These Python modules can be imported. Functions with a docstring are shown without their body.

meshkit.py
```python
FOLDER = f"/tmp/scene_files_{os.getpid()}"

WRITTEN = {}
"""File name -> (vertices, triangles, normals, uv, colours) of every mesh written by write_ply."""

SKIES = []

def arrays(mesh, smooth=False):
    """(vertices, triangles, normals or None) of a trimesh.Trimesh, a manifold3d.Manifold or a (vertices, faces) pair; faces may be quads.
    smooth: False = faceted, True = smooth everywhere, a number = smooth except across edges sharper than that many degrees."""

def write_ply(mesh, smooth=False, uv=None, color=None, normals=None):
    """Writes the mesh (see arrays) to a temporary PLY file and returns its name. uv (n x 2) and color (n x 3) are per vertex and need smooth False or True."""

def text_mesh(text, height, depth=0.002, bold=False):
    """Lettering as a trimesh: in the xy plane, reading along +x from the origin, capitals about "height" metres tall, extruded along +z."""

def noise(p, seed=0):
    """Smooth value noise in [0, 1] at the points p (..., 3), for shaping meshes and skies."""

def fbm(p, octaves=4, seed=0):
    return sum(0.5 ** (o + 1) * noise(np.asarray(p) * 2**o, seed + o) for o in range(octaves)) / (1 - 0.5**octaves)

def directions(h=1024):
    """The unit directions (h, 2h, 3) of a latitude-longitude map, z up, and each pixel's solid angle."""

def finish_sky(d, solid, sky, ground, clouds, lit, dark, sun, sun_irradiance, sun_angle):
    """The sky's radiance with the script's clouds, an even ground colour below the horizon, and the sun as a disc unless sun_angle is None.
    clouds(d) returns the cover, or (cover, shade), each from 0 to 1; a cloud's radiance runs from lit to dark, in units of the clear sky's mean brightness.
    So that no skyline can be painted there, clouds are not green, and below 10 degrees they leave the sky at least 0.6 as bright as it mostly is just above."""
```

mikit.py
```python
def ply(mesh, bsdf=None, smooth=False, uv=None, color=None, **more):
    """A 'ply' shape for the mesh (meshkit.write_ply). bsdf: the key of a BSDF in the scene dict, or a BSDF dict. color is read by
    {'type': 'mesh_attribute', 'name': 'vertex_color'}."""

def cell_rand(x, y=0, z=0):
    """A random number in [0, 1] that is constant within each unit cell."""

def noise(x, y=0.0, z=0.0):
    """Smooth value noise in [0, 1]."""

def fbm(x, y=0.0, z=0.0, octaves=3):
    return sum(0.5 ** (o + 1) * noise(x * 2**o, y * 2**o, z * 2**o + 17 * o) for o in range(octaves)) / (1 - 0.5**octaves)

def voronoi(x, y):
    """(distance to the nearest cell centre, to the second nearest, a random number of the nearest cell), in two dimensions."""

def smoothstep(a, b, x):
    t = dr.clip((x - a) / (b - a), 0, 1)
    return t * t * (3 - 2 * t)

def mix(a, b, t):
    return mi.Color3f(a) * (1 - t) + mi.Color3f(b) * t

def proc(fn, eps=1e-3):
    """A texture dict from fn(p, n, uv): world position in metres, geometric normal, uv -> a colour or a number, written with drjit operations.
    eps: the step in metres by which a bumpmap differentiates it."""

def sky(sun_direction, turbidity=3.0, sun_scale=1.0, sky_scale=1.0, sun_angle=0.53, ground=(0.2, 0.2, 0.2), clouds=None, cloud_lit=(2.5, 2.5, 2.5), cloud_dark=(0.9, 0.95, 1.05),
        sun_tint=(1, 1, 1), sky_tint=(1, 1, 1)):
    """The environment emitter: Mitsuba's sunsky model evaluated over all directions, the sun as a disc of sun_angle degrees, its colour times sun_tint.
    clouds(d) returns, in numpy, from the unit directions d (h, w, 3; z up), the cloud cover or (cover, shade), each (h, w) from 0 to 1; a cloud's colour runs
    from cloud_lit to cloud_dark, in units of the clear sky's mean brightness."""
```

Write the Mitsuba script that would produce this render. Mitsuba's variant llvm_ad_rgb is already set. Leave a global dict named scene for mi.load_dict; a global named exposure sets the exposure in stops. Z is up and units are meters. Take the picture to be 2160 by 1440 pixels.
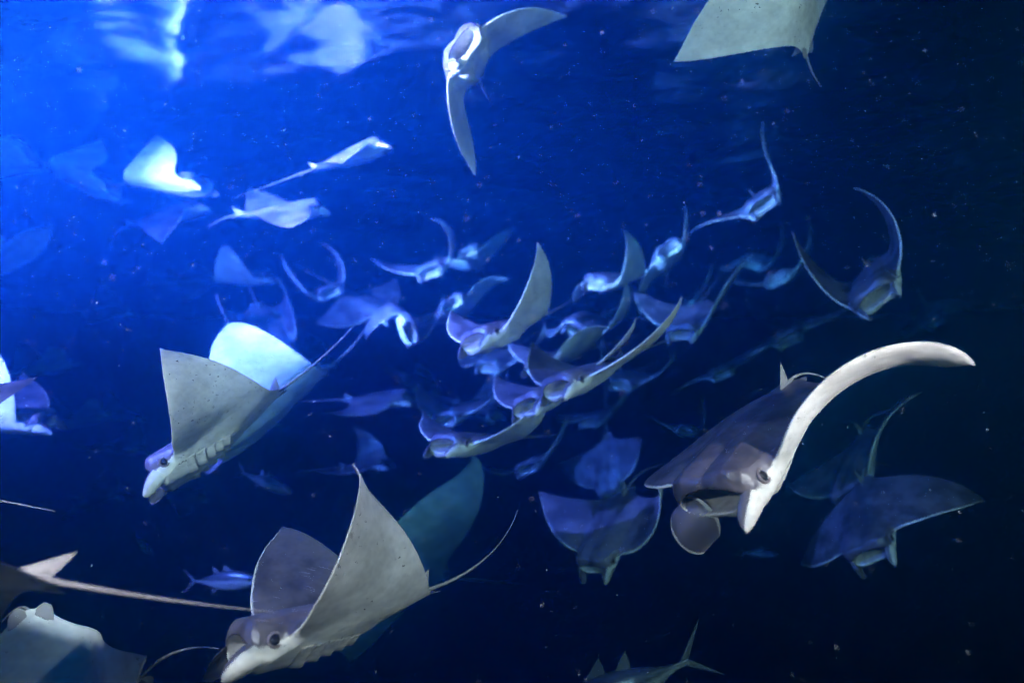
import math
import drjit as dr
import numpy as np
import mitsuba as mi
import trimesh
from scipy.interpolate import PchipInterpolator
import meshkit
import mikit
from mikit import noise, fbm, smoothstep, mix

T = mi.ScalarTransform4f
scene, labels = {}, {}

# ---------------------------------------------------------------- camera, light, exposure
# Night, under water: the sea surface is z = 0 and the diver holds the camera 1.6 m below it, looking level.
CAM = [0.0, 0.0, -1.6]
scene['camera'] = {'type': 'thinlens', 'fov': 80.0, 'fov_axis': 'x', 'aperture_radius': 0.010, 'focus_distance': 1.8,
                   'near_clip': 0.02, 'far_clip': 400.0, 'medium': {'type': 'ref', 'id': 'sea_water'},
                   'to_world': T().look_at(origin=CAM, target=[0, 1, -1.6], up=[0, 0, 1])}
scene['sky'] = {**mikit.sky((0.3, 0.5, 0.25), turbidity=3, sun_scale=0.0, sky_scale=0.0006), 'sampling_weight': 0.15}
labels['sky'] = {'kind': 'structure'}
exposure = 0.6
# two lamps of other divers, both off to the left: (place, aim, intensity, full beam, edge of the beam)
DIVE_LAMPS = [((-4.2, -1.0, -1.35), (.602, .771, .208), (26000., 6300., 30000.), 3., 17.),
              ((-3.6, 1.4, -.7), (.70, .66, -.26), (270., 110., 720.), 8., 33.)]
STROBE_RGB = (1640., 990., 1060.)
WATER = dict(sigma_s=np.array([.002, .047, .112]), sigma_a=np.array([.36, .115, .072]), g=.84)

sig = WATER['sigma_s'] + WATER['sigma_a']
scene['sea_water'] = {'type': 'homogeneous', 'sigma_t': {'type': 'rgb', 'value': [float(x) for x in sig]},
                      'albedo': {'type': 'rgb', 'value': [float(x) for x in WATER['sigma_s'] / sig]}, 'phase': {'type': 'hg', 'g': WATER['g']}}
scene['clear'] = {'type': 'null'}
scene['haze'] = {'type': 'cube', 'to_world': T().translate([0, 20, -8]).scale([26, 27, 8.7]),
                 'bsdf': {'type': 'ref', 'id': 'clear'}, 'interior': {'type': 'ref', 'id': 'sea_water'}}
labels['haze'] = {'label': 'deep blue night sea water filling the whole scene', 'category': 'sea water', 'kind': 'stuff'}


# ---------------------------------------------------------------- materials
def lin(*c):
    return {'type': 'rgb', 'value': list(c)}


def skin_colour(p, n, uv):
    grain = fbm(p.x * 70, p.y * 70, p.z * 70, 2)
    v = uv.x + (grain - .5) * .5 + (fbm(p.x * 22, p.y * 22, p.z * 22, 2) - .5) * .5
    w = smoothstep(-.22, .22, v)
    blotch = fbm(p.x * 9, p.y * 9, p.z * 9, 3)
    dark = mix((.052, .048, .060), (.135, .122, .145), smoothstep(.3, .7, blotch)) * (.8 + .4 * grain)
    pale = mix((.60, .60, .555), (.83, .83, .79), smoothstep(.28, .72, blotch)) * (.86 + .28 * grain)
    spot = smoothstep(.84, .90, noise(p.x * 125 + 7, p.y * 125, p.z * 125)) * smoothstep(.50, .66, noise(p.x * 13, p.y * 13 + 3, p.z * 13))
    scuff = smoothstep(.86, .93, noise(p.x * 16 + p.z * 9, p.y * 190 + p.z * 60, p.z * 40)) * smoothstep(.52, .66, noise(p.x * 6 + 4, p.y * 6, p.z * 6))
    pale = pale * (1 - .75 * spot) * (1 - .30 * scuff)
    dark = dark * (1 + 1.1 * scuff)
    c = mix(dark, pale, w)
    inside = mi.Color3f(.34, .32, .31) * (.75 + .5 * grain)
    return mix(c, inside, smoothstep(.0, .06, uv.y))


def skin_bump(p, n, uv):
    return fbm(p.x * 140, p.y * 140, p.z * 140, 2) * .0016 + fbm(p.x * 18, p.y * 18, p.z * 18, 2) * .006


def bsdf(name, color, rough=.5, spec=.4, bump=None, **more):
    b = {'type': 'principled', 'base_color': color, 'roughness': rough, 'specular': spec, **more}
    if bump is not None:
        b = {'type': 'bumpmap', 'arbitrary': {**mikit.proc(bump)}, 'scale': 1.0, 'bsdf': b}
    scene[name] = {'type': 'twosided', 'bsdf': b}
    return name


bsdf('ray_skin', mikit.proc(skin_colour), .36, .5, skin_bump, clearcoat=.35, clearcoat_gloss=.75)
bsdf('eye_black', lin(.012, .012, .016), .06, .6, clearcoat=.8, clearcoat_gloss=.95)
bsdf('eye_rim', lin(.20, .17, .17), .25, .5)
bsdf('gill_membrane', mikit.proc(lambda p, n, uv: mi.Color3f(.46, .43, .41) * (.7 + .6 * fbm(p.x * 90, p.y * 90, p.z * 90, 2))), .55, .3)
bsdf('gill_pale', mikit.proc(lambda p, n, uv: mi.Color3f(.66, .65, .60) * (.75 + .5 * fbm(p.x * 90, p.y * 90, p.z * 90, 2))), .45, .4)
bsdf('lobe_skin', mikit.proc(lambda p, n, uv: mix(mi.Color3f(.10, .095, .11), mi.Color3f(.66, .65, .60) * (.86 + .28 * fbm(p.x * 80, p.y * 80, p.z * 80, 2)),
                                               smoothstep(-.2, .2, uv.x + (fbm(p.x * 60, p.y * 60, p.z * 60, 2) - .5) * .6))), .4, .5,
     lambda p, n, uv: dr.sin(uv.y * 75 + 3 * fbm(p.x * 30, p.y * 30, p.z * 30, 2)) * .0006 + fbm(p.x * 120, p.y * 120, p.z * 120, 2) * .0008)
bsdf('tail_skin', lin(.27, .265, .265), .45, .4)
bsdf('fish_skin', mikit.proc(lambda p, n, uv: mix(mi.Color3f(.30, .32, .34), mi.Color3f(.05, .06, .075), smoothstep(-.1, .35, uv.x + (fbm(p.x * 40, p.y * 40, p.z * 40, 2) - .5) * .3)) * (.8 + .4 * fbm(p.x * 150, p.y * 40, p.z * 150, 2))), .28, .6, metallic=.25)
bsdf('fin_skin', lin(.09, .10, .11), .4, .4)
bsdf('plankton_skin', lin(.62, .70, .68), .6, .3)
bsdf('housing', lin(.02, .02, .02), .4, .4)
scene['water_skin'] = {'type': 'roughdielectric', 'distribution': 'ggx', 'alpha': 0.035, 'int_ior': 1.33, 'ext_ior': 1.000277}

# ---------------------------------------------------------------- the ray: one lofted body, posed by bending its wings
_Y = np.array([0, .06, .12, .165, .195, .212, .228, .25, .30, .40, .52, .66, .80, .90, .96, 1.0])
_LE = np.array([.43, .432, .43, .415, .385, .335, .290, .268, .256, .236, .18, .085, -.055, -.185, -.262, -.308])
_YT = np.array([0, .03, .06, .12, .20, .32, .46, .62, .78, .90, 1.0])
_TE = np.array([-.53, -.525, -.505, -.45, -.40, -.36, -.335, -.32, -.315, -.315, -.312])
_le, _te = PchipInterpolator(_Y, _LE), PchipInterpolator(_YT, _TE)
Y0 = .17


def wing_frame(wing):
    """Tables of a wing's midline: angle, y, z along s in 0..1 for wing = (a0, a1, a2, twist, sweep)."""
    s = np.linspace(0, 1, 61)
    th = wing[0] * np.clip(s * 4, 0, 1) ** 1.0 * (2 - np.clip(s * 4, 0, 1)) + wing[1] * s + wing[2] * s ** 3
    L = 1 - Y0
    c, d = np.cos(th), np.sin(th)
    y = Y0 + np.concatenate([[0], np.cumsum((c[1:] + c[:-1]) / 2)]) * L / 60
    z = np.concatenate([[0], np.cumsum((d[1:] + d[:-1]) / 2)]) * L / 60
    return s, th, y, z


def bend(p, pose):
    """Rest positions (n, 3), x to the head, y to its left, z to its back, half a span = 1, to the posed body, still unscaled."""
    p = np.asarray(p, float)
    out = p.copy()
    for side, wing in ((1, pose['wl']), (-1, pose['wr'])):
        m = p[:, 1] * side > Y0
        if not m.any():
            continue
        x, y, z = p[m, 0], p[m, 1] * side, p[m, 2]
        s = (y - Y0) / (1 - Y0)
        S, TH, YY, ZZ = wing_frame(wing)
        th, yy, zz = np.interp(s, S, TH), np.interp(s, S, YY), np.interp(s, S, ZZ)
        tw = wing[3] * s ** 1.3
        xp = .02 - .22 * s ** 2
        dx = x - xp
        x2, z2 = xp + dx * np.cos(tw) - z * np.sin(tw), dx * np.sin(tw) + z * np.cos(tw)
        x2 = x2 + wing[4] * s ** 2
        over = np.maximum(s - 1, 0) * (1 - Y0)
        out[m, 0] = x2
        out[m, 1] = side * (yy - z2 * np.sin(th) + over * np.cos(th))
        out[m, 2] = zz + z2 * np.cos(th) + over * np.sin(th)
    return out


def rot(v):
    a = float(np.linalg.norm(v))
    if a < 1e-9:
        return np.eye(3)
    k = np.asarray(v, float) / a
    K = np.array([[0, -k[2], k[1]], [k[2], 0, -k[0]], [-k[1], k[0], 0]])
    return np.eye(3) + np.sin(a) * K + (1 - np.cos(a)) * K @ K


def place(p, pose):
    return (bend(p, pose) * pose['s']) @ rot(pose['r']).T + np.asarray(pose['p'])


def tail_line(pose, n=40):
    """Rest centre line of the whip tail; tail = (length, side curve, up curve)."""
    L, cy, cz = pose['tail']
    t = np.linspace(0, 1, n)
    return np.stack([-.47 - L * t * (1 - .12 * (cy ** 2 + cz ** 2) * t ** 2), cy * L * t ** 2 * .5, .012 + cz * L * t ** 2 * .5], 1)


def frange(y):
    return .055 + .02 * np.clip((np.abs(y) - .2) / .2, 0, 1)


def top_t(y):
    a = np.abs(y)
    return .088 * np.exp(-(a / .215) ** 4) + .022 * np.clip(1 - a, 0, 1) ** .8 * np.clip(a / .1, 0, 1) + .003


def bot_t(y):
    a = np.abs(y)
    return .098 * np.exp(-(a / .215) ** 5) + .015 * np.clip(1 - a, 0, 1) ** .8 * np.clip(a / .1, 0, 1) + .003


def taper(c):
    return np.clip(1 - np.clip(c, 0, 1) ** 1.7, 0, 1) * .96 + .04 * (1 - c)


def bottom_z(x, y):
    """Height of the belly at rest."""
    x, y = np.asarray(x, float), np.asarray(y, float)
    L, E = _le(np.abs(y)), _te(np.abs(y))
    rx = np.minimum(frange(y), .45 * (L - E))
    u = np.clip((L - x) / rx, 0, 1)
    c = np.clip((L - rx - x) / (L - E - rx), 0, 1)
    z = -bot_t(y) * np.where(u < 1, np.sqrt(np.clip(1 - (1 - u) ** 2, 0, 1)), taper(c))
    plate = 1 / (1 + np.exp((np.abs(y) - .15) / .012)) / (1 + np.exp((x - .30) / .02)) / (1 + np.exp((-.16 + 1.5 * y * y - x) / .014))
    return z - .014 * plate


def body_mesh(q, n1, n2):
    """The loft: rows along the span, each a closed loop from the front edge over the back to the rear edge and along the belly home."""
    k = int((16, 20, 36, 64)[q])
    inner = np.linspace(0, .26, k, endpoint=False)
    t = np.linspace(0, 1, int(26 * q))
    outer = .26 + .74 * (1 - (1 - t) ** 1.5)
    ypos = np.concatenate([inner, outer])
    ys = np.concatenate([-ypos[:0:-1], ypos])
    ph = np.linspace(0, np.pi / 2, n1)
    rows, uvs = [], []
    for y in ys:
        L, E = float(_le(abs(y))), float(_te(abs(y)))
        rx = min(float(frange(y)), .45 * (L - E))
        c = (np.linspace(0, 1, n2 + 1)[1:]) ** 1.0
        x_f = L - rx * (1 - np.cos(ph))
        x_r = (L - rx) + (E - L + rx) * c
        tt, bt = float(top_t(y)), float(bot_t(y))
        head = np.clip(1 - (abs(y) - .19) / .14, 0, 1)
        head = head * head * (3 - 2 * head)
        ztop = np.concatenate([tt * np.sin(ph), tt * taper(c)])
        xs = np.concatenate([x_f, x_r])
        phi0 = np.radians(30) * (1 - head) - np.radians(8) * head
        vt = np.concatenate([(phi0 - ph) / np.radians(30), np.full(n2, -3.)])
        xb = xs[::-1][:-1]
        zb = bottom_z(xb, np.full(len(xb), y))
        pb = np.concatenate([np.full(n2, np.pi), ph[::-1][:-1]])
        vb = (phi0 + pb) / np.radians(30)
        x, z, v = np.concatenate([xs, xb]), np.concatenate([ztop, zb]), np.concatenate([vt, vb])
        m = np.zeros(len(x))
        if abs(y) < .17:                                             # the open mouth: the front of the head pressed in
            rr = (y / .155) ** 2 + ((z + .004) / .056) ** 2
            deep = np.where((rr < 1) & (x > L - rx - .004), np.clip(1 - rr, 0, 1) ** .65, 0)
            x = x - .24 * deep
            m = np.clip(deep, 0, 1)
        rows.append(np.stack([x, np.full(len(x), y), z], 1))
        uvs.append(np.stack([np.clip(v, -1, 1), m], 1))
    n, k = len(rows), len(rows[0])
    v, uv = np.vstack(rows), np.vstack(uvs)
    i, j = np.meshgrid(np.arange(n - 1), np.arange(k), indexing='ij')
    a, b, c, d = i * k + j, i * k + (j + 1) % k, (i + 1) * k + (j + 1) % k, (i + 1) * k + j
    f = np.concatenate([np.stack([a, c, b], -1).reshape(-1, 3), np.stack([a, d, c], -1).reshape(-1, 3)])
    caps = []
    for r, flip in ((0, False), (n - 1, True)):
        idx = r * k + np.arange(k)
        tri = np.stack([np.full(k, len(v)), idx, np.roll(idx, -1)], 1)
        caps.append(tri[:, ::-1] if flip else tri)
        v, uv = np.vstack([v, v[idx].mean(0)]), np.vstack([uv, uv[idx].mean(0)])
    f = np.vstack([f, *caps])
    return v, f, uv


BODY = {q: body_mesh(q, a, b) for q, a, b in ((1, 8, 13), (2, 15, 22), (3, 24, 32))}


def sheet(fn, na, nb, thick):
    """A closed thin lens from fn(a, b) -> point, a and b in 0..1; thick(a, b) is its half thickness."""
    a, b = np.meshgrid(np.linspace(0, 1, na), np.linspace(0, 1, nb), indexing='ij')
    P = fn(a, b)
    da, db = np.gradient(P, axis=0), np.gradient(P, axis=1)
    N = np.cross(da, db)
    N /= np.linalg.norm(N, axis=-1, keepdims=True) + 1e-12
    t = thick(a, b)[..., None]
    v = np.vstack([(P + N * t).reshape(-1, 3), (P - N * t).reshape(-1, 3)])
    i, j = np.meshgrid(np.arange(na - 1), np.arange(nb - 1), indexing='ij')
    q = np.stack([i * nb + j, (i + 1) * nb + j, (i + 1) * nb + j + 1, i * nb + j + 1], -1).reshape(-1, 4)
    f = np.vstack([q[:, [0, 1, 2]], q[:, [0, 2, 3]]])
    o = na * nb
    rim = np.concatenate([np.arange(nb), np.arange(1, na) * nb + nb - 1, (na - 1) * nb + np.arange(nb - 2, -1, -1), np.arange(na - 2, 0, -1) * nb])
    r2 = np.roll(rim, -1)
    side = np.vstack([np.stack([rim, r2, r2 + o], 1), np.stack([rim, r2 + o, rim + o], 1)])
    f = np.vstack([f, f[:, ::-1] + o, side])
    return v, f, np.concatenate([np.ones(na * nb), -np.ones(na * nb)]), np.concatenate([b.ravel(), b.ravel()])


def cephalic_fin(side, furl, n=1):
    """The flap beside the mouth, a curved plate running on from the side of the head: furl 1 points forward to a blunt tip, 0 hangs open across the mouth."""
    L, turn = .18, .35 + 1.15 * (1 - furl)

    def fn(a, b):
        ang = turn * a ** 1.4
        fwd, inn = L * np.sin(turn * a) / turn, L * (1 - np.cos(turn * a)) / turn
        w = (.155 + .02 * (1 - furl)) * (1 - .40 * furl * a ** 1.3) * np.sqrt(np.clip(1 - np.clip((a - .55) / .46, 0, 1) ** 2.2, 0, 1))
        t = b - .5
        y = .200 - inn * .9 - .30 * w * (2 * t) ** 2 * (.35 + a) - .012
        z = -.016 + w * t * (1 - .25 * (2 * t) ** 2) - (.065 + .05 * (1 - furl)) * a ** 1.2
        return np.stack([.345 + fwd, side * y, z], -1)

    def hanging(a, b):                                               # unrolled: a round flap hung across that half of the mouth
        root, tip = np.array([.40, .195, -.02]), np.array([.465, .085, -.168])
        d = tip - root
        nrm = np.array([.80, -.20, .50])
        wv = np.cross(nrm, d)
        wv /= np.linalg.norm(wv)
        w = .22 * np.sqrt(np.clip(1 - np.abs((a - .5) / .56) ** 2.3, 0, 1)) * (b - .5)
        c = root + d * a[..., None] + wv * w[..., None] + nrm * (.022 * np.sin(np.pi * a) - 1.1 * w ** 2)[..., None]
        return c * [1, side, 1]

    if furl < .3:
        fn = hanging
    v, f, face, b = sheet(fn, 10 * n, 8 * n, lambda a, b: .0085 * np.clip(1 - a ** 4, .3, 1) * np.clip(1 - np.abs(2 * b - 1) ** 4, .2, 1))
    out = face * side
    top = np.clip((b - .70) / .12, 0, 1)
    if furl < .3:
        edge = np.clip((np.abs(2 * b - 1) - .80) / .15, 0, 1)
        return (v, f if side > 0 else f[:, ::-1]), np.stack([-.42 + .8 * edge, b], 1)
    return (v, f if side > 0 else f[:, ::-1]), np.stack([np.where(out * OUTER > 0, .6 - 1.4 * top, -.5), b], 1)


OUTER = -1


def tube(line, rad, k=7):
    t = np.gradient(line, axis=0)
    t /= np.linalg.norm(t, axis=1, keepdims=True)
    a = np.cross(t, [0.02, 1, .01])
    a /= np.linalg.norm(a, axis=1, keepdims=True)
    b = np.cross(t, a)
    ang = np.arange(k) * 2 * np.pi / k
    v = line[:, None] + rad[:, None, None] * (np.cos(ang)[None, :, None] * a[:, None] + np.sin(ang)[None, :, None] * b[:, None])
    n = len(line)
    i, j = np.meshgrid(np.arange(n - 1), np.arange(k), indexing='ij')
    q = np.stack([i * k + j, i * k + (j + 1) % k, (i + 1) * k + (j + 1) % k, (i + 1) * k + j], -1).reshape(-1, 4)
    v = np.vstack([v.reshape(-1, 3), line[-1]])
    e = (n - 1) * k + np.arange(k)
    return v, np.vstack([q[:, [0, 1, 2]], q[:, [0, 2, 3]], np.stack([e, np.roll(e, -1), np.full(k, n * k)], 1)])


def blade(base0, base1, tip, th=.006, n=6, blunt=False):
    """A small fin: a thin lens from its base line to its tip, with a swept, rounded outline."""
    base0, base1, tip = (np.asarray(x, float) for x in (base0, base1, tip))

    def fn(a, b):
        b2 = .5 + (b - .5) * (np.clip(1 - a ** 4, .0, 1) ** .5 if blunt else np.clip(1 - a ** 1.15, .0, 1))
        root = base0 + (base1 - base0) * b2[..., None]
        return root + (tip - (base0 + base1) / 2) * a[..., None]
    return sheet(fn, n, n, lambda a, b: th * np.clip(1 - a, .15, 1) * np.clip(1 - np.abs(2 * b - 1) ** 2, .2, 1))[:2]


NUM = {}


def fresh(name):
    n = NUM.get(name, -1) + 1
    NUM[name] = n
    return name if n == 0 else f'{name}_{n:03d}'


def child(key, name):
    full, n = f'{key}__{name}', 0
    while full in scene:
        n += 1
        full = f'{key}__{name}_{n:03d}'
    return full


def add(key, name, mesh, mat, smooth=True, uv=None):
    k = child(key, name) if name else key
    scene[k] = mikit.ply(mesh, mat, smooth=smooth, uv=uv)
    return k


def make_ray(pose, label, q=1, furl=(.8, .8), gills=False, group='devil rays of the feeding school'):
    key = fresh('devil_ray')
    labels[key] = {'label': label, 'category': 'ray', 'group': group}
    P = lambda m: (place(m[0], pose), m[1])
    v, f, uv = BODY[q]
    add(key, 'body', P((v, f)), 'ray_skin', True, uv)
    for side, fu in ((1, furl[0]), (-1, furl[1])):
        m, luv = cephalic_fin(side, fu, q)
        add(key, 'cephalic_fin', P(m), 'lobe_skin', True, luv)
    line = tail_line(pose, 24 if q == 1 else 50)
    rad = pose.get('tr', 1) * (.0085 * (1 - np.linspace(0, 1, len(line))) ** 1.1 + .0016)
    add(key, 'tail', P(tube(line, rad)), 'tail_skin')
    add(key, 'dorsal_fin', P(blade((-.39, 0, .02), (-.49, 0, .008), (-.53, 0, .11))), 'tail_skin', 40)
    for side in (1, -1):
        add(key, 'pelvic_fin', P(blade((-.45, side * .012, -.004), (-.44, side * .085, -.004), (-.545, side * .052, -.006), .005, 8, True)), 'tail_skin', 40)
        ball = trimesh.creation.icosphere(subdivisions=3 if q > 1 else 1, radius=.024)
        e = np.asarray(ball.vertices) * [1, .8, 1] + [.325, side * .205, .004]
        if q > 1:
            ek = add(key, 'eye', P((e, ball.faces)), 'eye_black')
            a = np.linspace(0, 2 * np.pi, 33)[:-1]
            ring = np.stack([.325 + .027 * np.cos(a), np.full(32, side * .213), .004 + .027 * np.sin(a)], 1)
            ring = np.vstack([ring, ring[:1]])
            add(ek, 'rim', P(tube(ring, np.full(33, .006), 8)), 'eye_rim')
        else:
            add(key, 'eye', P((e, ball.faces)), 'eye_black')
    if q > 1:                                                        # pale gill bars across the open mouth's roof and floor
        for y in np.linspace(-.09, .09, 9):
            s = np.linspace(-1, 1, 9)
            bar = np.stack([.270 - .02 * (1 - s ** 2) + .8 * y * y, np.full(9, y), .024 * s - .004], 1)
            add(key, 'gill_bar', P(tube(bar, np.full(9, .0028), 6)), 'gill_pale')
    if gills:
        for side in (1, -1):
            for i, x0 in enumerate((.20, .135, .075, .02, -.03)):
                w = .150 - .014 * i

                def line_at(dx, b, lift):
                    y = .058 + w * b
                    x = x0 + dx - .07 * (b - .35) ** 2
                    return np.stack([x, side * y, bottom_z(x, y) - lift], -1)

                slit = sheet(lambda a, b: line_at((a - .5) * .020 * np.sin(np.pi * np.clip(b, .04, .96)), b, .0035 + 0 * a), 4, 12, lambda a, b: np.full(a.shape, .0012))
                add(key, 'gill_slit', P((slit[0], slit[1])), 'gill_membrane', 30)
                flap = sheet(lambda a, b: line_at(.010 + a * .046, b, .004 + .019 * (1 - a) * np.sin(np.pi * np.clip(b, .05, .95))), 6, 12, lambda a, b: np.full(a.shape, .0018))
                add(key, 'gill_flap', P((flap[0], flap[1])), 'gill_pale', 30)
    return key


def make_fish(at, heading, up, length, label, deep=.24, q=1, group='small fish swimming among the rays'):
    key = fresh('fish')
    labels[key] = {'label': label, 'category': 'fish', 'group': group}
    h = np.array(heading, float); h /= np.linalg.norm(h)
    u = np.array(up, float); u -= h * (u @ h); u /= np.linalg.norm(u)
    R = np.stack([h, np.cross(u, h), u], 1)
    W = lambda m: ((np.asarray(m[0]) * length) @ R.T + np.asarray(at), m[1])
    n, k = 40, 24
    t = np.linspace(0, 1, n)
    prof = np.interp(t, [0, .03, .1, .25, .42, .6, .8, .92, 1], [.02, .22, .52, .87, 1, .82, .36, .13, .10])
    prof = PchipInterpolator([0, .02, .08, .25, .42, .6, .8, .92, 1], [.03, .22, .52, .88, 1, .82, .34, .12, .13])(t)
    ang = np.arange(k) * 2 * np.pi / k
    x = .5 - t
    v = np.stack([np.repeat(x, k), (prof[:, None] * deep * .30 * np.cos(ang)).ravel(), (prof[:, None] * deep * .5 * np.sin(ang) - .02 * (t[:, None] - .4) ** 2).ravel()], 1)
    i, j = np.meshgrid(np.arange(n - 1), np.arange(k), indexing='ij')
    qd = np.stack([i * k + j, i * k + (j + 1) % k, (i + 1) * k + (j + 1) % k, (i + 1) * k + j], -1).reshape(-1, 4)
    v = np.vstack([v, [.505, 0, 0]])
    f = np.vstack([qd[:, [0, 1, 2]], qd[:, [0, 2, 3]], np.stack([np.full(k, n * k), (np.arange(k) + 1) % k, np.arange(k)], 1)])
    uv = np.stack([np.append(np.tile(np.sin(ang), n), 0), np.append(np.repeat(t, k), 0)], 1)
    add(key, 'body', W((v, f)), 'fish_skin', True, uv)
    for s in (1, -1):
        add(key, 'tail_fin_lobe', W(blade((-.46, 0, .015 * s), (-.50, 0, .0), (-.66, 0, .17 * s), .006)), 'fin_skin', 40)
        add(key, 'pectoral_fin', W(blade((.20, s * .066 * deep / .24, -.02), (.16, s * .066 * deep / .24, -.03), (.04, s * .11, -.05), .004)), 'fin_skin', 40)
        ball = trimesh.creation.icosphere(subdivisions=2, radius=.016)
        add(key, 'eye', W((np.asarray(ball.vertices) + [.41, s * .037 * deep / .24, .016], ball.faces)), 'eye_black')
    add(key, 'dorsal_fin', W(blade((.12, 0, deep * .47), (-.02, 0, deep * .47), (-.02, 0, deep * .47 + .09), .005)), 'fin_skin', 40)
    add(key, 'dorsal_fin', W(blade((-.08, 0, deep * .42), (-.17, 0, deep * .34), (-.18, 0, deep * .42 + .075), .005)), 'fin_skin', 40)
    add(key, 'anal_fin', W(blade((-.10, 0, -deep * .40), (-.18, 0, -deep * .32), (-.20, 0, -deep * .42 - .06), .005)), 'fin_skin', 40)
    return key


# ---------------------------------------------------------------- the sea surface, seen from below
def surface_mesh():
    ux, uy = np.linspace(-1, 1, 420), np.linspace(0, 1, 520)
    X, Yy = np.meshgrid(np.sign(ux) * (6 * np.abs(ux) + 18 * np.abs(ux) ** 3), -3 + 12 * uy + 33 * uy ** 3, indexing='ij')
    z = np.zeros_like(X)
    rng = np.random.default_rng(5)
    for i in range(24):
        lam = .11 * 1.22 ** i
        if lam > 7:
            break
        a = 1.0 + rng.normal(0, .5)
        k = 2 * np.pi / lam
        warp = 2.2 * meshkit.fbm(np.stack([X / lam / 2.3, Yy / lam / 2.3, 0 * X + i], -1), 2, i)
        z += (.0052 + .0045 * (lam < 1.2)) * lam * np.sin(k * (np.cos(a) * X + np.sin(a) * Yy) + warp * 3 + rng.uniform(0, 6))
    z += .07 * (meshkit.fbm(np.stack([X * 1.3, Yy * 2.2, 0 * X], -1), 4, 3) - .5)
    n, k = X.shape
    i, j = np.meshgrid(np.arange(n - 1), np.arange(k - 1), indexing='ij')
    q = np.stack([i * k + j, (i + 1) * k + j, (i + 1) * k + j + 1, i * k + j + 1], -1).reshape(-1, 4)
    return np.stack([X, Yy, z], -1).reshape(-1, 3), np.vstack([q[:, [0, 1, 2]], q[:, [0, 2, 3]]])


scene['water_surface'] = mikit.ply(surface_mesh(), 'water_skin', smooth=True)
labels['water_surface'] = {'kind': 'structure'}


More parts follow.
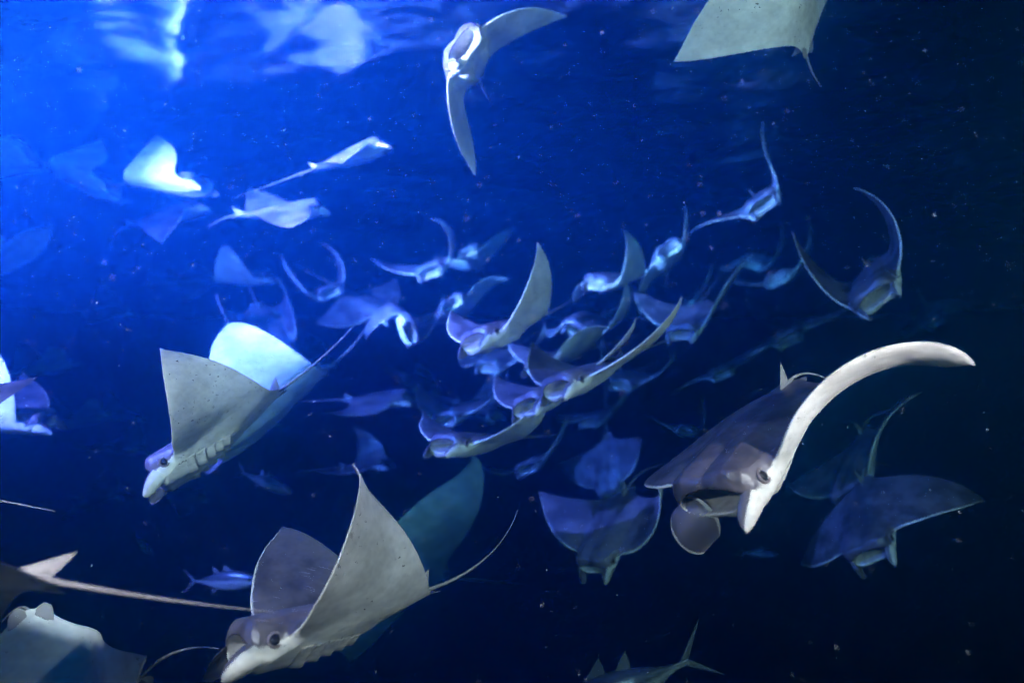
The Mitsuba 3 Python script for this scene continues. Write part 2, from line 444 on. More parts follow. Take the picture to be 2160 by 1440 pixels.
# ---------------------------------------------------------------- lamps: the boat's floodlight hung in the water, the diver's two strobes
def lamp_things():
    for n, (at, aim, power, full, edge) in enumerate(DIVE_LAMPS):
        key = fresh('dive_lamp')
        labels[key] = {'label': ('dive lamp behind the camera on the left, its beam rising to the surface', 'dive lamp on the near left, shining down into the school')[n], 'category': 'lamp'}
        at, aim = np.array(at), np.array(aim) / np.linalg.norm(aim)
        scene[f'{key}__beam'] = {'type': 'spot', 'intensity': lin(*power), 'cutoff_angle': edge, 'beam_width': full, 'to_world': T().look_at(origin=list(at), target=list(at + aim), up=[0, 0, 1])}
        M = trimesh.geometry.align_vectors([0, 0, 1], aim)
        M[:3, 3] = at - aim * .03
        body = trimesh.creation.revolve([[0, -.30], [.045, -.30], [.05, -.28], [.05, -.10], [.085, -.04], [.085, .0], [.078, .0], [.07, -.02], [0, -.02]], sections=40)
        body.apply_transform(M)
        scene[f'{key}__housing'] = mikit.ply(body, 'housing', smooth=40)
    for s in (-1, 1):
        key = fresh('camera_strobe')
        labels[key] = {'label': f'black underwater strobe on the {"left" if s < 0 else "right"} arm of the diver\'s camera', 'category': 'strobe', 'group': 'strobes of the diver'}
        o, aim = np.array([s * STROBE_OUT, STROBE_BACK, CAM[2] + STROBE_UP]), np.array([s * .08, 1, -.05])
        M = trimesh.geometry.align_vectors([0, 0, 1], aim / np.linalg.norm(aim))
        M[:3, 3] = o
        face = trimesh.creation.cylinder(radius=.055, height=.004, sections=40)
        face.apply_translation([0, 0, -.004]); face.apply_transform(M)
        scene[f'{key}__flash_face'] = {**mikit.ply(face, 'housing'), 'emitter': {'type': 'area', 'radiance': lin(*STROBE_RGB)}}
        cup = trimesh.creation.revolve([[0, -.16], [.05, -.16], [.062, -.14], [.064, .012], [.058, .012], [.057, -.008], [0, -.008]], sections=40)
        cup.apply_transform(M)
        scene[f'{key}__housing'] = mikit.ply(cup, 'housing', smooth=40)


STROBE_OUT, STROBE_BACK, STROBE_UP = 1.0, .35, .25
lamp_things()


# ---------------------------------------------------------------- plankton specks drifting everywhere
def plankton():
    rng = np.random.default_rng(11)
    n = 6500
    d = .9 + 3.6 * rng.random(n) ** 1.2
    x, z = (rng.random(n) * 2 - 1) * .95 * d, (rng.random(n) * 2 - 1) * .66 * d + CAM[2]
    keep = z < -.1
    d, x, z = d[keep], x[keep], z[keep]
    n = len(d)
    base = trimesh.creation.icosahedron()
    r = .0004 + .0010 * rng.random(n) ** 3
    st = 1 + 2.2 * rng.random(n) ** 2
    Rm = trimesh.transformations.random_rotation_matrix
    out = []
    for i in range(n):
        b = np.asarray(base.vertices) * r[i] * [st[i], 1, .8]
        M = rot(rng.normal(0, 1.2, 3))
        out.append(b @ M.T + [x[i], d[i], z[i]])
    f = np.vstack([base.faces + 12 * i for i in range(n)])
    return np.vstack(out), f


scene['plankton'] = mikit.ply(plankton(), 'plankton_skin', smooth=False)
labels['plankton'] = {'label': 'tiny pale plankton specks drifting in the dark water', 'category': 'plankton', 'kind': 'stuff'}


# ---------------------------------------------------------------- the school: where each ray is, how it is turned (rotation vector), half its span, its wings and its tail
RAYS = [
    (dict(p=[0.6271, 1.5987, -1.8604], r=[0.7398, -0.1886, -2.3552], s=0.6, wl=[0.7439, -0.7285, -1.0478, 1.1919, 0.0413], wr=[-0.0993, -0.3401, -0.0708, 0.2456, -0.0135], tail=[0.45, 0.1, -1.2]),
     'large grey-backed ray close by, one head flap hanging open, wing arched above its head', 3, (1.0, 0.1), True),
    (dict(p=[-0.4543, 1.5552, -2.3082], r=[0.1525, -0.4702, -2.4155], s=0.56, wl=[0.4573, 1.372, 0.1645, -1.2619, 0.2023], wr=[0.8789, -0.0182, -0.459, -0.0646, 0.2265], tail=[0.9011, -0.3576, 0.6594]),
     'white-bellied ray at the bottom, white wing raised to a point, whip tail trailing right', 3, (0.9, 0.9), True),
    (dict(p=[1.0548, 2.2431, -0.2419], r=[-0.1086, -1.5129, -1.2182], s=0.56, wl=[0.1717, -0.206, 0.0379, -0.0717, 0.0116], wr=[0.5701, 0.5861, 0.254, -0.1452, 0.0841], tail=[0.3202, 0.238, -0.3946]),
     'pale-bellied ray cut by the top edge, seen from below, short thin tail hanging down', 2, (0.9, 0.9), True),
    (dict(p=[-0.1913, 2.7992, -0.3171], r=[0.7738, -0.6549, -1.5995], s=0.52, wl=[-0.334, -0.237, -0.0452, 0.227, -0.0487], wr=[-0.7052, -0.2448, 0.2076, 0.5169, 0.0318], tail=[1.1, 0.0, 0.0]),
     'pale crescent-shaped ray seen from below at the top, both wings bent back', 2, (0.9, 0.9), True),
    (dict(p=[-1.1153, 2.3012, -1.9552], r=[0.9014, -0.3048, -2.4679], s=0.58, wl=[0.1064, 0.7272, 1.0193, -0.8761, 0.2757], wr=[0.0213, 0.1654, 0.2439, -0.1952, 0.0551], tail=[0.7334, 0.0076, 0.2373]),
     'white-bellied ray diving head down at the left, pointed wing raised and freckled with dark spots', 2, (0.9, 0.9), True),
    (dict(p=[1.7934, 3.0382, -1.3006], r=[0.9035, -0.549, -2.0512], s=0.55, wl=[0.5864, 0.968, 0.4214, -0.3825, -0.0667], wr=[1.3667, 0.5393, 0.0469, -0.0787, -0.0308], tail=[0.7, 0.3, -0.9]),
     'ray facing us, both wings curled up into a U, far right of the school', 2, (0.9, 0.9), False),
    (dict(p=[1.7267, 2.9732, -2.4618], r=[1.0047, -0.4436, -2.0696], s=0.56, wl=[0.0808, -1.4443, -0.2695, 0.1048, 0.105], wr=[-0.1452, -0.2948, -0.0833, -0.0343, 0.2001], tail=[0.6, 0.2, -1.2]),
     'dim slate-grey ray facing us, nearest the dark lower right corner', 2, (0.9, 0.9), False),
    (dict(p=[1.642, 4.0633, -0.6642], r=[0.7381, -0.3732, -1.8743], s=0.55, wl=[1.1796, 0.3127, -0.6762, 0.2487, 0.0193], wr=[0.5242, -0.2724, -0.5909, 0.1953, 0.0405], tail=[1.1, 0.0, 0.0]),
     'ray with one wing straight up and open oval mouth, left of the U-winged ray', 2, (0.9, 0.9), False),
    (dict(p=[0.5136, 3.2138, -2.5949], r=[0.9385, 0.0478, -2.2118], s=0.55, wl=[-0.04, 0.8755, 1.0425, -0.3097, 0.0326], wr=[0.3464, 0.0652, 0.1336, 0.0488, 0.0298], tail=[0.6, 0.3, -0.8]),
     'blue-backed ray diving towards us just left of the large grey-backed ray, mouth down', 2, (0.9, 0.9), False),
    (dict(p=[1.2433, 4.238, -1.4396], r=[0.5742, 0.2213, -2.1602], s=0.55, wl=[0.9203, 0.2045, -0.5671, 0.2314, -0.2142], wr=[0.3972, 0.3292, -0.0172, 0.0472, -0.05], tail=[1.1, 0.0, 0.0]),
     'ray diving left, one pale wing held up, above the large grey-backed ray', 1, (0.85, 0.85), False),
    (dict(p=[1.1754, 4.6016, -0.9811], r=[0.2632, -0.7246, -1.6589], s=0.55, wl=[0.6392, 0.3675, 0.2155, 0.2055, 0.0522], wr=[-0.185, -0.7172, -0.571, 0.2315, -0.0246], tail=[1.1, 0.0, 0.0]),
     'ray with drooping teal wing, left of the ray with the straight-up wing', 1, (0.85, 0.85), False),
    (dict(p=[-0.038, 3.078, -1.5452], r=[0.4163, -0.2003, -2.2798], s=0.55, wl=[0.4642, 0.8326, 0.6259, -0.2463, 0.0899], wr=[0.3466, 0.3741, 0.2553, 0.0278, 0.0486], tail=[0.6912, 0.116, 0.2079]),
     'ray in mid school with a tall pale curved wing and speckled white underside', 2, (0.9, 0.9), True),
    (dict(p=[-0.1856, 3.1135, -2.1149], r=[-0.0104, -0.1897, -2.273], s=0.55, wl=[0.1493, 0.7322, 0.8119, -0.2103, 0.0932], wr=[0.2952, 0.1955, 0.2113, 0.0557, 0.1282], tail=[1.1, 0.0, 0.0]),
     'ray at the lower end of the dense stream, white head flap pointing left', 2, (0.85, 0.85), False),
    (dict(p=[0.2095, 3.0215, -1.8475], r=[0.4997, -0.3338, -2.2773], s=0.55, wl=[0.0645, 0.1339, 0.7087, -0.1314, 0.014], wr=[0.3482, 0.2911, 0.3044, -0.0117, 0.0423], tail=[1.1, 0.0, 0.0]),
     'middle ray of the three overlapping in the dense stream, lit along its front edge', 2, (0.85, 0.85), False),
    (dict(p=[0.3588, 2.8453, -1.7536], r=[0.4095, -0.2257, -2.3914], s=0.55, wl=[0.0928, 0.3373, 0.6859, -0.1581, -0.0567], wr=[0.3809, 0.3833, 0.2854, -0.0167, 0.0182], tail=[1.1, 0.0, 0.0]),
     'uppermost ray of the three overlapping in the dense stream, long white wing sweeping up right', 2, (0.85, 0.85), False),
    (dict(p=[-0.6123, 4.798, -1.004], r=[0.509, 0.0038, -1.6257], s=0.55, wl=[0.7111, 1.5081, 0.8942, -0.0418, 0.0877], wr=[0.2715, 0.3419, 0.0375, 0.0268, -0.0052], tail=[1.1, 0.0, 0.0]),
     'ray facing us with one wing curled up over its back, between upper and middle school', 1, (0.85, 0.85), False),
    (dict(p=[-0.3495, 5.5844, -0.8411], r=[0.1509, -0.5587, -1.6765], s=0.5, wl=[0.3607, 0.1516, 0.0761, 0.0416, -0.026], wr=[0.5473, 0.4787, 0.2714, -0.0265, -0.0208], tail=[1.1, 0.0, 0.0]),
     'small distant ray behind the one with the curled-up wing, wings spread flat', 1, (0.85, 0.85), False),
    (dict(p=[-1.5266, 5.0085, -1.1848], r=[0.4221, -0.1445, -1.1444], s=0.52, wl=[0.9083, 0.9031, 0.6326, -0.058, -0.0089], wr=[1.0483, 0.592, 0.1664, 0.1022, 0.0021], tail=[1.1, 0.0, 0.0]),
     'small far ray with both wings curled up like horns, left half of the school', 1, (0.85, 0.85), False),
    (dict(p=[-1.167, 4.9616, -1.2995], r=[0.3491, 0.4041, -0.3622], s=0.52, wl=[0.1535, 0.0634, 0.1047, -0.0099, 0.107], wr=[-0.4602, 0.1997, 0.3658, -0.2133, 0.134], tail=[1.1, 0.0, 0.0]),
     'blue ray with a bright pale patch, close under the horn-winged far ray', 1, (0.85, 0.85), False),
    (dict(p=[-2.3195, 5.2732, -1.0521], r=[0.2938, -0.0755, 0.1033], s=0.52, wl=[-0.2474, -0.0879, -0.0119, -0.0684, -0.2619], wr=[0.6908, 1.3435, 0.9148, -0.6153, 0.1377], tail=[1.1, 0.0, 0.0]),
     'small pale ray gliding right with one wing tip up, left of the horn-winged ray', 1, (0.85, 0.85), False),
    (dict(p=[-3.2356, 6.3218, -0.9388], r=[0.079, 0.059, 0.36], s=0.52, wl=[0.252, 0.2541, 0.028, -0.0135, 0.1163], wr=[-0.5644, -0.2023, -0.078, -0.0619, 0.2025], tail=[0.3898, 0.0451, -0.142]),
     'small ray gliding right with one wing pressed down, left of the wing-tip-up ray', 1, (0.85, 0.85), False),
    (dict(p=[-1.4792, 3.9212, -0.7634], r=[0.1955, -0.1776, 0.5609], s=0.55, wl=[0.3476, 0.1988, 0.1232, 0.0353, 0.1717], wr=[-0.3066, 0.0745, 0.1002, 0.1222, 0.1513], tail=[0.3541, -0.0476, -0.5542]),
     'pale ray gliding right with thin tail, alone in the open water of the upper left', 1, (0.85, 0.85), False),
    (dict(p=[-2.5107, 4.4637, -0.6791], r=[0.1163, -0.3433, 0.3096], s=0.55, wl=[0.5134, 0.2871, 0.0851, 0.0087, 0.2057], wr=[-0.4272, -0.2915, -0.1308, 0.0347, 0.2371], tail=[0.402, 0.3994, -1.0145]),
     'ray banking right just below the brightest ray under the surface', 1, (0.85, 0.85), False),
    (dict(p=[-2.2308, 3.9708, -0.5781], r=[0.0005, 0.0356, -0.177], s=0.58, wl=[0.4058, 0.1145, 0.0393, -0.0034, -0.0113], wr=[2.0291, 0.4727, -0.1037, -0.017, -0.0565], tail=[0.4917, 0.4831, -0.2233]),
     'brightest ray, white wing raised so high that its tip almost touches the surface', 1, (0.85, 0.85), False),
    (dict(p=[-2.9164, 4.1745, -0.5097], r=[-0.3942, 0.316, -0.1684], s=0.55, wl=[0.4205, 0.075, 0.0147, 0.0414, -0.01], wr=[2.1024, 0.1748, -0.3264, 0.2071, -0.0499], tail=[1.1, 0.0, 0.0]),
     'ray with raised wing just left of the brightest ray, under the surface', 1, (0.85, 0.85), False),
    (dict(p=[-3.5954, 4.3243, -0.3002], r=[-0.822, -0.0253, -0.2345], s=0.5, wl=[1.0342, 0.7963, 0.3304, -0.0303, -0.0123], wr=[1.6615, 1.5237, 0.6004, -0.0818, -0.1065], tail=[1.1, 0.0, 0.0]),
     'ray cut by the left edge, just under the surface', 1, (0.85, 0.85), False),
    (dict(p=[-1.0263, 3.8793, -0.4238], r=[0.1399, -0.3752, 0.1063], s=0.5, wl=[0.2356, 0.1055, 0.0415, -0.0079, 0.2343], wr=[-0.1729, -0.2299, -0.0982, 0.0239, 0.2397], tail=[1.1, 0.0, 0.0]),
     'slim pale ray seen edge on, alone below the rippled surface at upper middle left', 1, (0.85, 0.85), False),
    (dict(p=[-1.8749, 4.6922, -1.5259], r=[0.6372, 0.6822, -0.8329], s=0.58, wl=[1.2343, 0.7235, 0.2824, 0.153, 0.0821], wr=[0.8063, 0.5255, 0.2943, 0.0562, 0.1033], tail=[1.1, 0.0, 0.0]),
     'blue ray with both wings folded up, above the diving white-bellied ray on the left', 1, (0.85, 0.85), False),
    (dict(p=[-0.4397, 4.9748, -1.3363], r=[0.2761, -0.6637, -1.575], s=0.52, wl=[0.457, -0.3727, -0.7094, 0.1936, -0.0131], wr=[0.5563, -0.0941, -0.4741, 0.1887, -0.0018], tail=[1.1, 0.0, 0.0]),
     'dim ray facing us with wings drooping at both ends, at the middle of the school', 1, (0.85, 0.85), False),
    (dict(p=[-4.3014, 6.4792, -1.2986], r=[0.1758, -0.0632, 0.4643], s=0.5, wl=[0.6828, 0.2774, 0.1342, 0.0398, 0.1629], wr=[-0.1234, -0.0245, -0.0132, 0.008, 0.0326], tail=[1.1, 0.0, 0.0]),
     'dim blue ray with one triangular wing up, topmost of the five dim ones at left', 1, (0.85, 0.85), False),
    (dict(p=[-4.3681, 5.6955, -1.8553], r=[-0.2921, -0.3976, 1.0779], s=0.5, wl=[1.2105, 1.281, 0.735, -0.2129, 0.1324], wr=[-0.0179, 0.1762, 0.107, -0.0426, 0.0265], tail=[1.1, 0.0, 0.0]),
     'dim blue ray with raised wing near the left edge, above the near white wing', 1, (0.85, 0.85), False),
    (dict(p=[-4.0379, 5.6931, -2.3427], r=[-0.3631, -0.4657, 1.123], s=0.5, wl=[1.0451, 1.2201, 0.7629, -0.2505, 0.1048], wr=[-0.051, 0.164, 0.1126, -0.0501, 0.021], tail=[1.1, 0.0, 0.0]),
     'dim blue ray with raised wing, just right of the near white wing at left edge', 1, (0.85, 0.85), False),
    (dict(p=[-4.1729, 6.475, -2.403], r=[-0.116, 0.0593, 0.7639], s=0.5, wl=[0.6517, 0.5422, 0.3637, -0.1342, 0.1739], wr=[-0.1297, 0.0284, 0.0327, -0.0268, 0.0348], tail=[1.1, 0.0, 0.0]),
     "dim blue ray with raised wing, left of the diving white-bellied ray's belly", 1, (0.85, 0.85), False),
    (dict(p=[-3.8688, 6.0372, -2.6484], r=[-0.2034, 0.0833, 0.0388], s=0.5, wl=[0.7467, 0.3067, 0.1225, 0.0806, 0.1083], wr=[-0.1107, -0.0187, -0.0155, 0.0161, 0.0217], tail=[1.1, 0.0, 0.0]),
     'lowest of the five dim blue rays at left, wing tip raised behind its head', 1, (0.85, 0.85), False),
    (dict(p=[-3.6681, 4.1865, -1.055], r=[0.1645, -0.627, -0.622], s=0.6, wl=[0.2489, 0.3035, 0.4759, 0.8346, 0.2598], wr=[0.0898, 0.1207, 0.0552, 0.1669, 0.052], tail=[1.1, 0.0, 0.0]),
     'large dim blue ray cut by the left edge, above the other dim rays', 1, (0.85, 0.85), False),
    (dict(p=[-2.7532, 3.2744, -2.0134], r=[0.0746, 0.0909, 0.2281], s=0.56, wl=[0.2919, 0.1664, 0.1172, 0.0073, 0.0513], wr=[1.4595, 0.7319, 0.2862, 0.0366, 0.2567], tail=[1.1, 0.0, 0.0]),
     'near ray cut by the left edge, bright white wing pointing straight up', 2, (0.85, 0.85), False),
    (dict(p=[-1.0421, 4.787, -2.0466], r=[0.1821, -0.0558, -0.0522], s=0.52, wl=[-0.208, -0.1613, 0.019, -0.0215, -0.4539], wr=[-0.2015, 0.355, 0.3759, -0.3252, -0.1617], tail=[1.1, 0.0, 0.0]),
     'dim pale ray swimming right with flat wings, lower middle of the school', 1, (0.85, 0.85), False),
    (dict(p=[-0.9673, 6.3956, -2.0513], r=[0.3769, 0.27, -0.6104], s=0.5, wl=[1.9171, 0.483, -0.1137, 0.2942, 0.0828], wr=[0.5903, 0.3622, 0.0531, 0.0404, 0.0299], tail=[1.1, 0.0, 0.0]),
     'small dim ray with upright wing, between the flat-winged dim ray and the dense stream', 1, (0.85, 0.85), False),
    (dict(p=[-1.3222, 5.5187, -2.7238], r=[-0.0486, -0.1448, -0.2763], s=0.5, wl=[0.8379, 0.9051, 0.6134, -0.1418, -0.0311], wr=[-0.2181, 0.4727, 0.3648, -0.1897, -0.0599], tail=[1.1, 0.0, 0.0]),
     'dim blue ray with raised wing, above the white wing tip of the bottom ray', 1, (0.85, 0.85), False),
    (dict(p=[0.1688, 4.9319, -2.5858], r=[0.3086, -0.4555, -1.8071], s=0.52, wl=[0.3457, 0.5635, 0.2047, -0.0141, 0.018], wr=[0.2101, 0.325, 0.2873, -0.0326, -0.0047], tail=[1.1, 0.0, 0.0]),
     "teal ray facing us with one narrow wing up, right of the dense stream's lower end", 1, (0.85, 0.85), False),
    (dict(p=[0.7509, 4.7729, -2.5834], r=[1.4224, 0.1637, -1.8244], s=0.52, wl=[0.2329, 0.323, 0.1841, -0.0371, 0.1839], wr=[0.0126, 0.2139, 0.0708, -0.1016, 0.0537], tail=[1.1, 0.0, 0.0]),
     'dim ray with hook-shaped wings directly behind the blue-backed diving ray', 1, (0.85, 0.85), False),
    (dict(p=[1.7048, 5.9654, -2.4643], r=[-0.1478, -0.0328, -1.8323], s=0.5, wl=[1.082, 0.8961, 0.455, 0.0962, 0.0018], wr=[0.2801, 0.2572, 0.1236, 0.0106, 0.001], tail=[1.1, 0.0, 0.0]),
     "tiny dim ray, wings curved into a ring, left of the large grey-backed ray's back", 1, (0.85, 0.85), False),
    (dict(p=[2.2019, 4.9067, -1.5438], r=[0.4985, -0.3565, -1.9203], s=0.54, wl=[-0.1793, 0.0237, 0.2406, 0.0037, 0.0059], wr=[-0.0251, -0.0781, -0.0279, 0.0697, 0.0077], tail=[1.1, 0.0, 0.0]),
     'dim ray facing us with long level wings, above the back of the large grey-backed ray', 1, (0.85, 0.85), False),
    (dict(p=[1.8962, 5.5757, -1.8669], r=[0.3467, -0.3448, -1.8029], s=0.52, wl=[-0.0298, 0.1612, 0.1819, -0.0506, 0.002], wr=[0.1056, -0.3382, -0.2172, 0.1518, 0.0098], tail=[1.1, 0.0, 0.0]),
     'navy ray banking left, between the dense stream and the large grey-backed ray', 1, (0.85, 0.85), False),
    (dict(p=[4.7798, 6.969, -1.293], r=[1.0301, -0.4196, -1.9896], s=0.5, wl=[-0.6028, -0.4039, -0.4749, -0.0098, 0.0041], wr=[-0.1991, -0.1363, 0.0505, -0.0076, -0.0235], tail=[1.1, 0.0, 0.0]),
     'small far ray with spread wings, alone in dark water at right edge of school', 1, (0.85, 0.85), False),
    (dict(p=[1.9359, 3.435, -2.301], r=[1.1622, -0.579, -2.2867], s=0.58, wl=[0.5974, -0.2573, -1.0082, 0.4065, 0.0079], wr=[0.1859, 0.0101, 0.0357, 0.1571, 0.14], tail=[0.6, 0.2, -1.0]),
     'ray half hidden behind the dim slate-grey ray, one thin pale wing hooked upwards', 1, (0.85, 0.85), False),
    (dict(p=[0.6968, 4.2085, -1.1713], r=[0.1297, 0.2737, -2.3037], s=0.52, wl=[1.1126, 1.2412, 0.5266, -0.2137, 0.1362], wr=[-0.5288, -0.2095, -0.0199, -0.0039, 0.019], tail=[1.1, 0.0, 0.0]),
     'dim blue ray with a fan-like raised wing, upper middle behind the dense stream', 1, (0.85, 0.85), False),
    (dict(p=[0.2908, 3.7796, -1.7035], r=[0.3296, -0.2214, -2.4636], s=0.52, wl=[0.628, -0.4121, -0.7442, 0.2967, 0.2917], wr=[0.513, 0.1465, 0.0386, 0.1002, 0.3269], tail=[1.1, 0.0, 0.0]),
     'blue ray with long wing crossing behind the top of the dense stream', 1, (0.85, 0.85), False),
    (dict(p=[-0.3243, 5.7307, -2.237], r=[0.2502, 0.0854, -0.7068], s=0.55, wl=[0.661, 0.3409, 0.1773, 0.0783, 0.0427], wr=[0.1792, 0.2583, 0.2486, -0.0139, 0.0707], tail=[1.1, 0.0, 0.0]),
     'dim blue ray with raised wing behind the lower end of the dense stream', 1, (0.85, 0.85), False),
    (dict(p=[2.3546, 5.3011, -1.0381], r=[0.3988, -0.3271, -2.2028], s=0.55, wl=[0.5602, 0.6327, 0.4559, -0.0734, 0.0022], wr=[0.3236, 0.2862, 0.1642, 0.0064, 0.0081], tail=[1.1, 0.0, 0.0]),
     'dim veil-like ray with raised wing, below the ray with the straight-up wing', 1, (0.85, 0.85), False),
    (dict(p=[-1.0599, 0.9816, -1.9319], r=[-0.3175, -0.8444, -2.5874], s=0.56, wl=[-0.0615, -0.0686, 0.0131, -0.0022, 0.0064], wr=[-0.3168, -0.2391, -0.1393, 0.0278, 0.0592], tail=[0.7164, 0.0164, 0.0962]),
     'near dark ray at the lower left edge, long pale tail stretching right', 2, (0.85, 0.85), False),
    (dict(p=[-1.1335, 1.4471, -2.5449], r=[-1.7915, 1.1117, 1.1174], s=0.56, wl=[-0.4113, -0.1233, 0.0898, 0.0079, 0.0163], wr=[-1.2566, 0.0837, 0.349, 0.0395, 0.0816], tail=[0.2, 1.9877, 1.8683]),
     'near white-bellied ray cut by the bottom left corner, tail base upwards', 2, (0.85, 0.85), False),
    (dict(p=[-1.0856, 1.5339, -2.6811], r=[0.5855, 2.0289, -0.8377], s=0.56, wl=[-0.7714, -0.0822, 0.005, 0.0218, 0.0133], wr=[-0.0743, 0.0636, 0.001, 0.0044, 0.0027], tail=[0.5392, 0.4429, 0.8699]),
     "grey-backed ray cut by the bottom edge, tail rising right towards the bottom ray's head", 2, (0.85, 0.85), False),
    (dict(p=[-1.7688, 1.5012, -1.9231], r=[0.2017, -0.4751, 3.0746], s=0.56, wl=[0.1, 0.1, 0.0, 0.0, -0.0], wr=[0.1, 0.1, -0.0, -0.0, 0.0], tail=[0.7133, 0.067, -0.0289]),
     'ray left of the frame edge, of which only a thin pale tail tip shows', 1, (0.85, 0.85), False),
    (dict(p=[-0.8965, 4.5557, -3.3406], r=[0.1383, -1.2151, -1.9105], s=1.05, wl=[-0.0262, 0.6425, 1.1514, 0.8773, -0.1078], wr=[-0.0053, 0.1485, 0.1703, 0.1755, -0.0216], tail=[1.1, 0.0, 0.0]),
     'blue-lit ray far behind the bottom ray, broad wing like a fan', 2, (0.85, 0.85), False),
    (dict(p=[-1.4626, 3.6272, -2.0111], r=[0.8965, -0.4344, -2.4137], s=0.85, wl=[1.2721, 0.994, 0.3141, -0.0269, 0.1214], wr=[0.2544, 0.2188, 0.1028, -0.0254, 0.0243], tail=[0.6788, 0.0648, 0.4891]),
     'lavender-lit ray right behind the diving white-bellied ray, broad glowing wing', 2, (0.85, 0.85), False),
    (dict(p=[1.6255, 5.9714, -1.276], r=[0.5017, -0.1573, -2.131], s=0.54, wl=[0.3519, 0.5455, 0.3678, -0.0134, 0.0583], wr=[0.4116, 0.6759, 0.346, 0.0521, -0.0402], tail=[1.1, 0.0, 0.0]),
     'blue ray with two upswept wings directly behind the left-diving ray with the pale wing', 1, (0.85, 0.85), False),
    (dict(p=[2.645, 6.5437, -0.7241], r=[0.139, 0.6151, -2.0396], s=0.54, wl=[1.1406, 0.9652, 0.4548, 0.0428, 0.0132], wr=[-1.0776, 0.1191, 0.5667, -0.3154, -0.1212], tail=[1.1, 0.0, 0.0]),
     'small blue ray close under the ray with the straight-up wing, its own wing raised', 1, (0.85, 0.85), False),
    (dict(p=[0.8008, 5.7524, -2.3054], r=[0.1816, -0.0103, -2.0579], s=0.54, wl=[0.6353, 0.6726, 0.3426, 0.0477, 0.0895], wr=[-0.2638, 0.3079, 0.2925, -0.1666, -0.0686], tail=[1.1, 0.0, 0.0]),
     'dim ray with wings slightly raised, below the dense stream, left of the ring-winged ray', 1, (0.85, 0.85), False),
    (dict(p=[1.0612, 5.4914, -1.9345], r=[0.142, 0.2334, -2.1166], s=0.54, wl=[0.3623, 0.6959, 0.5157, -0.0037, 0.1677], wr=[0.735, 0.4989, 0.1539, 0.1119, 0.0333], tail=[1.1, 0.0, 0.0]),
     "blue ray with upswept wings right below the stream's long white wing", 1, (0.85, 0.85), False),
    (dict(p=[-0.0869, 4.8118, -1.7313], r=[0.235, 0.2804, -2.0138], s=0.54, wl=[0.3809, 0.7518, 0.4915, 0.0075, 0.2264], wr=[-0.5454, 0.3203, 0.4247, -0.2349, -0.0493], tail=[1.1, 0.0, 0.0]),
     'blue ray with slim spread wings, between the speckled curved-wing ray and the dense stream', 1, (0.85, 0.85), False),
    (dict(p=[-0.7928, 4.4762, -1.4714], r=[-0.8925, 0.9286, -0.8377], s=0.54, wl=[1.6412, 0.8, 0.0796, 0.2278, -0.0537], wr=[-1.5607, -1.2594, -0.5213, -0.0945, -0.1465], tail=[1.1, 0.0, 0.0]),
     "blue ray heading right with upswept wing, left of the speckled curved-wing ray's head", 1, (0.85, 0.85), False),
    (dict(p=[0.5529, 4.3985, -1.4756], r=[-0.0738, 0.6791, -1.9518], s=0.54, wl=[1.0196, 1.1093, 0.5406, 0.0952, 0.0846], wr=[-1.301, 0.23, 0.7342, -0.3896, -0.1096], tail=[1.1, 0.0, 0.0]),
     'blue ray with upswept wing, right of the speckled curved-wing ray', 1, (0.85, 0.85), False),
    (dict(p=[-0.3832, 4.4929, -2.1146], r=[0.3017, -0.0791, -2.0066], s=0.54, wl=[0.0447, 0.7521, 0.607, -0.0444, 0.2271], wr=[0.2734, 0.6515, 0.3759, -0.0046, -0.0289], tail=[1.1, 0.0, 0.0]),
     'blue ray with both wings swept up, just above the white-flapped lowest ray of the stream', 1, (0.85, 0.85), False),
    (dict(p=[-4.5366, 6.7189, -3.3088], r=[0.0446, -0.0817, 0.2055], s=0.55, wl=[0.522, 0.0876, 0.0139, 0.1519, 0.1371], wr=[-0.1356, -0.0625, -0.0372, 0.0304, 0.0274], tail=[1.1, 0.0, 0.0]),
     'faint blue ray with raised wing, above the long pale tail at lower left', 1, (0.85, 0.85), False),
    (dict(p=[-3.473, 6.3533, -3.1829], r=[-0.1646, 0.2332, 0.8577], s=0.55, wl=[0.2157, 0.1384, 0.0248, -0.0145, 0.0182], wr=[-0.4217, -0.1078, -0.0758, -0.0724, 0.091], tail=[1.1, 0.0, 0.0]),
     'faint blue ray with one wing pressed down, under the head of the diving white-bellied ray', 1, (0.85, 0.85), False),
    (dict(p=[-2.2292, 6.7922, -1.8502], r=[0.1755, -0.051, 0.0162], s=0.55, wl=[0.7281, 0.1292, 0.013, 0.1281, 0.0732], wr=[-0.1144, -0.0542, -0.0374, 0.0256, 0.0146], tail=[1.1, 0.0, 0.0]),
     "faint blue ray with raised wing, right of the lavender-lit ray's thin tail", 1, (0.85, 0.85), False),
    (dict(p=[-2.7865, 6.6364, -2.4418], r=[0.0458, 0.1208, 0.4866], s=0.55, wl=[0.1518, 0.0838, 0.054, 0.0094, 0.1284], wr=[-0.1634, -0.1057, -0.0808, 0.0166, 0.1525], tail=[1.1, 0.0, 0.0]),
     'faint flat-winged blue ray, right below the body of the diving white-bellied ray', 1, (0.85, 0.85), False),
]
for pose, label, q, furl, gills in RAYS:
    make_ray(pose, label, q, furl, gills)

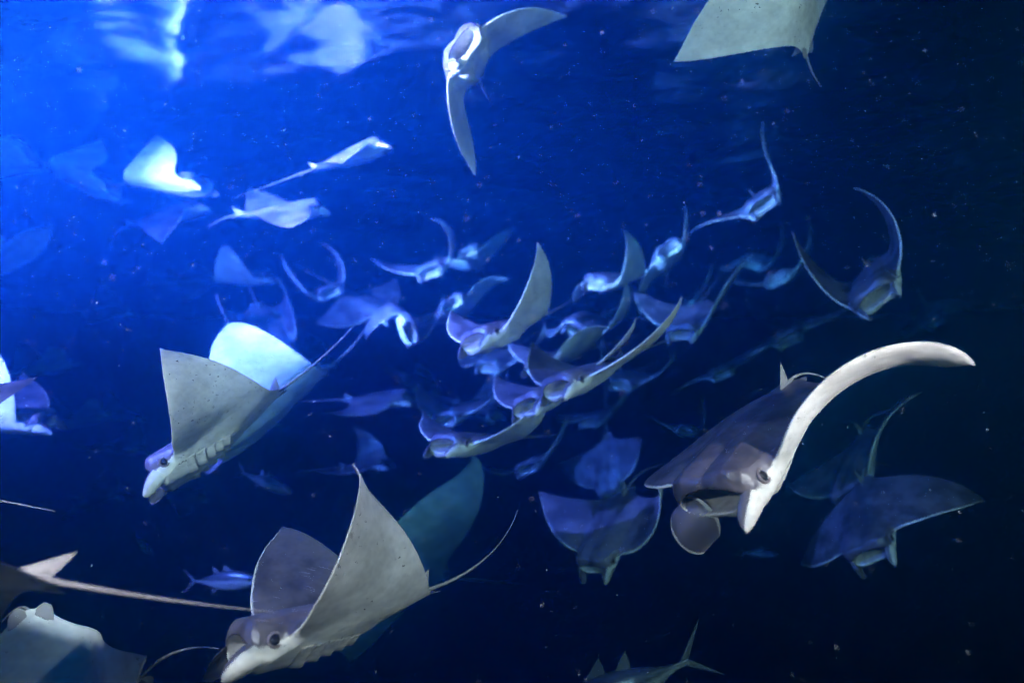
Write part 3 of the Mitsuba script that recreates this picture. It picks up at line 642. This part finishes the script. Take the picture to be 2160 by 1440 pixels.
# ---------------------------------------------------------------- the few fish
make_fish((-1.99, 4.95, -2.74), (.93, -.2, -.30), (.1, .1, 1), .47, 'blue fish with a bright eye, diving right, between the two white-bellied rays')
make_fish((-1.60, 3.40, -2.93), (.97, -.22, .10), (0, .1, 1), .42, 'slim silver-blue fish swimming right, above the head of the bottom ray', .26)
make_fish((-2.72, 4.50, -3.10), (.8, -.35, -.45), (.2, .1, 1), .22, 'tiny pale fish alone in the dark water at lower left')
make_fish((-1.62, 4.90, -3.40), (.95, -.25, -.03), (0, .1, 1), .62, 'long dim fish swimming right, half hidden behind the wing of the bottom ray', .22)
make_fish((.42, 2.55, -3.09), (-.90, -.10, -.40), (-.3, .15, .9), .72, 'silver tuna cut by the bottom edge, forked tail to the right', .30, group='large fish below the rays')
make_fish((2.0, 4.9, -3.30), (.96, -.2, .02), (0, .1, 1), .26, 'faint blue fish in the dark water below the large grey-backed ray')
